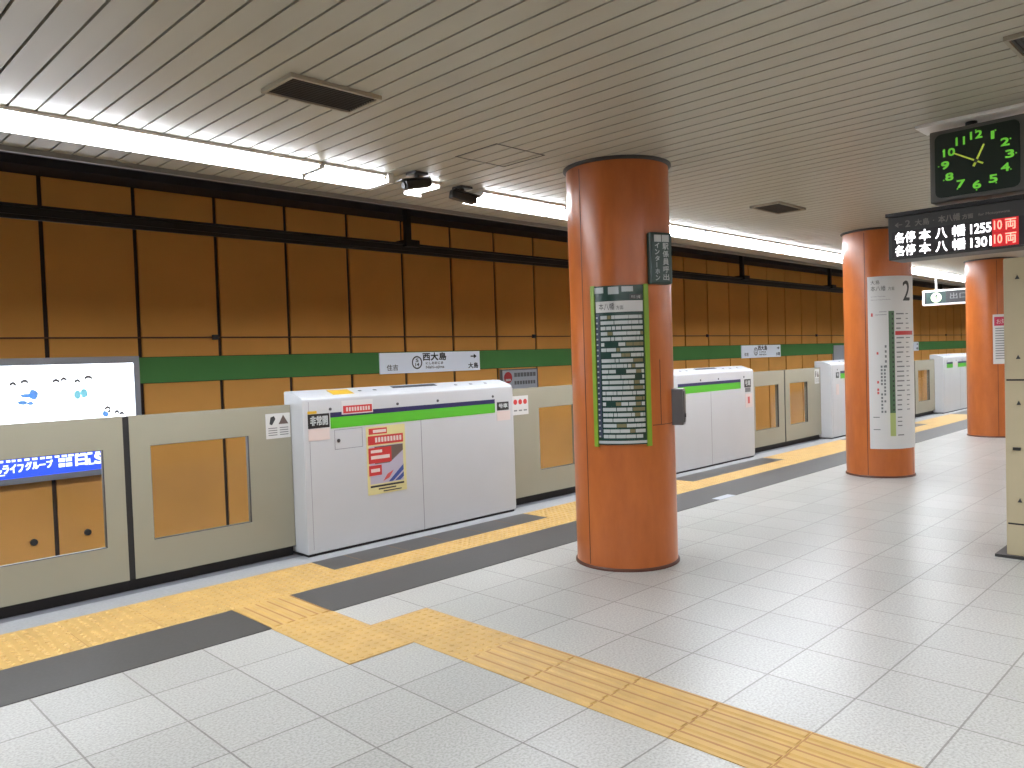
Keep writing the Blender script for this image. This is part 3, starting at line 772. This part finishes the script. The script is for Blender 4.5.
for hnum in range(1, 13):
    a = rad(90-30*hnum); ry, rz = .180, .155
    sy = cyc-ry*math.cos(a); sz = czc+rz*math.sin(a)
    w = .044 if hnum < 10 else .066; w = {1: .015, 11: .05}.get(hnum, w); h_ = .046
    letter(m, str(hnum), (fx, sy+w/2, sz-h_/2), Rm, Um, w, h_, .004)
    dy, dz = .216*math.cos(a), .186*math.sin(a)
    yy, z_ = cyc-dy, czc+dz; m.add([(fx, yy-.004, z_-.004), (fx, yy+.004, z_-.004), (fx, yy+.004, z_+.004), (fx, yy-.004, z_+.004)], [(0,1,2,3)])
m.build('numerals', M['clockgreen'], t)
def hand(ang, ln, w, tail, x, name):
    d = Vector((0, -math.cos(ang), math.sin(ang))); s = Vector((0, math.sin(ang), math.cos(ang)))
    o = Vector((x, cyc, czc-.005))
    MB().prism([o-d*tail-s*w*.8, o+d*ln-s*w*.6, o+d*ln+s*w*.6, o-d*tail+s*w*.8], (-.003, 0, 0)).build(name, M['hands'], t)
hand(rad(90-25), .105, .008, .035, fx-.001, 'hour_hand'); hand(rad(90+60), .145, .0065, .045, fx-.005, 'minute_hand')
MB().cyl((fx-.009, cyc, czc-.005), (1,0,0), .012, .010, 16).build('hand_hub', M['darkmetal'], t)
tag(MB().box(XB-.03, XB+.21, -4.3, -2.62, ZC-.022, ZC-.0005).build('ceiling_plate', M['fixture'], bevel=.004), 'long white mounting plate on the ceiling directly above the clock', 'mounting plate')
MB().cyl((XB+.09, -2.92, czc+hh-.003), (0,0,1), .035, ZC-.02-czc-hh+.004, 16).build('bracket', M['black'], t)

t = thing('departure_board', 'hanging departure board with white and red lit characters', 'departure board', (XB-.06, -3.2, 2.16))
bx = XB-.06; by0, by1 = -4.35, -2.452
MB().box(bx, bx+.24, by0, by1, 2.165, 2.452).build('case', M['darkmetal'], t, bevel=.006)
MB().box(bx-.012, bx+.25, by0-.01, by1+.012, 2.452, 2.476).build('case_cap', M['black'], t)
MB().box(bx-.003, bx+.001, by0+.03, by1-.025, 2.178, 2.350).build('display', M['board'], t)
for yy in (-3.0, -4.2):
    MB().cyl((bx+.226, yy, 2.474), (0,0,1), .011, ZC-2.474-.022, 12).build('hanger_rod', M['darkmetal'], t)
lx = bx-.0045
m = MB()
letter(m, '←', (lx, -2.497, 2.378), Rm, Um, .045, .03, .002); letter(m, '2', (lx, -2.562, 2.374), Rm, Um, .03, .042, .002)
letter(m, '大島', (lx, -2.622, 2.372), Rm, Um, .085, .042, .002); letter(m, '・', (lx, -2.73, 2.39), Rm, Um, .008, .008)
letter(m, '本八幡', (lx, -2.762, 2.372), Rm, Um, .125, .045, .002); letter(m, '方面', (lx, -2.90, 2.374), Rm, Um, .06, .03, .002)
letter(m, 'for Motoyawata', (lx, -2.99, 2.378), Rm, Um, .17, .02, .001)
m.build('route_lettering', M['dimtext'], t)
for z in (2.272, 2.187):
    m = MB(); hq = .070
    letter(m, '各停', (lx, -2.496, z), Rm, Um, .125, hq, .0022); letter(m, '本', (lx, -2.645, z), Rm, Um, .068, hq, .0028)
    letter(m, '八', (lx, -2.744, z), Rm, Um, .066, hq*.92, .0028); letter(m, '幡', (lx, -2.842, z), Rm, Um, .074, hq, .0018)
    letter(m, '1255' if z > 2.2 else '1301', (lx, -2.945, z+.003), Rm, Um, .112, .058, .003)
    m.build('departure_lettering', M['led'], t)
    MB().box(lx+.0005, lx+.003, -3.205, -3.064, z-.006, z+.078).build('red_field', M['ledred'], t)
    m = MB(); letter(m, '10', (lx-.0004, -3.074, z+.012), Rm, Um, .042, .054, .002); letter(m, '両', (lx-.0004, -3.134, z+.006), Rm, Um, .056, .062, .002)
    m.build('car_lettering', M['ledpink'], t)

# hanging exit sign between the far columns
XS = 15.2
t = thing('hanging_sign', 'small hanging sign with a lit round symbol beyond the middle column', 'sign', (XS, 0, 2.4))
MB().box(XS, XS+.12, -.9, .653, 2.348, 2.638).build('case', M['fixture'], t, bevel=.01)
MB().box(XS-.004, XS+.001, -.86, .613, 2.382, 2.604).build('face', M['ink'], t)
MB().box(XS-.006, XS-.003, .24, .575, 2.392, 2.594).build('green_field', M['darkgreen'], t)
MB().cyl((XS-.006, .405, 2.493), (-1,0,0), .093, .003, 24).build('round_symbol', M['exitgreen'], t)
m = MB(); letter(m, '↑', (XS-.0095, .43, 2.44), Rm, Um, .05, .11, .006); m.build('arrow', M['darkgreen'], t)
m = MB(); letter(m, '出口', (XS-.005, .17, 2.45), Rm, Um, .28, .11, .002); m.build('lettering', M['metal'], t)
for y in (.42, -.65): MB().cyl((XS+.06, y, 2.635), (0,0,1), .018, ZC-2.635-.002, 12).build('hanger_rod', M['fixture'], t)

# beige locker cabinet
lx0, ly0, ly1, lzt = 5.67, -3.9, -2.87, 2.205
t = thing('locker_cabinet', 'tall beige steel locker cabinet cropped by the right frame edge'.replace(' right', ''), 'cabinet', (lx0, ly1, 0))
MB().box(lx0, lx0+.6, ly0, ly1, .02, lzt).build('body', M['locker'], t, bevel=.008)
MB().box(lx0-.03, lx0+.62, ly0, ly1+.07, 0, .021).build('foot_plate', M['darkmetal'], t)
m = MB()
for z in (.255, 1.315): m.box(lx0-.0015, lx0+.002, ly0+.01, ly1-.012, z-.006, z+.006)
m.build('panel_seam', M['rubber'], t)
for z in (2.06, 1.48, 1.146, .43):
    m = MB(); m.prism([(lx0, ly1-.075, z-.012), (lx0, ly1-.105, z-.012), (lx0, ly1-.09, z+.018)], (-.012, 0, 0)); m.build('lock', M['darkmetal'], t, bevel=.003)
MB().box(lx0-.018, lx0+.001, ly1-.10, ly1-.05, .80, .822).build('latch', M['black'], t, bevel=.003)

# ================================================================== CAMERA
cd = bpy.data.cameras.new('camera'); cam = bpy.data.objects.new('camera', cd); COL.objects.link(cam)
cd.sensor_width = 36; cd.lens = 779.967/1024*36; cd.clip_end = 200; cd.clip_start = .05
R = [[0.707772942434886, -0.7056725564822052, -0.032919674739168], [0.04528272330917783, -0.0011846807143596205, 0.9989735089086746], [0.7049871891933697, 0.7085371123374372, -0.031116290167015684]]
mw = Matrix(((R[0][0], R[1][0], -R[2][0], -0.9508), (R[0][1], R[1][1], -R[2][1], -4.3813), (R[0][2], R[1][2], -R[2][2], 1.5838), (0, 0, 0, 1)))
cam.matrix_world = mw
sc.camera = cam

w = bpy.data.worlds.new('world'); sc.world = w; w.use_nodes = True
w.node_tree.nodes['Background'].inputs['Color'].default_value = (.02, .02, .022, 1)
w.node_tree.nodes['Background'].inputs['Strength'].default_value = 1
sc.view_settings.view_transform = 'Standard'; sc.view_settings.look = 'None'
sc.view_settings.gamma = 1; sc.view_settings.exposure = 1.15; sc.view_settings.use_curve_mapping = False
sc.cycles.max_bounces = 8; sc.cycles.diffuse_bounces = 5; sc.cycles.sample_clamp_indirect = 6
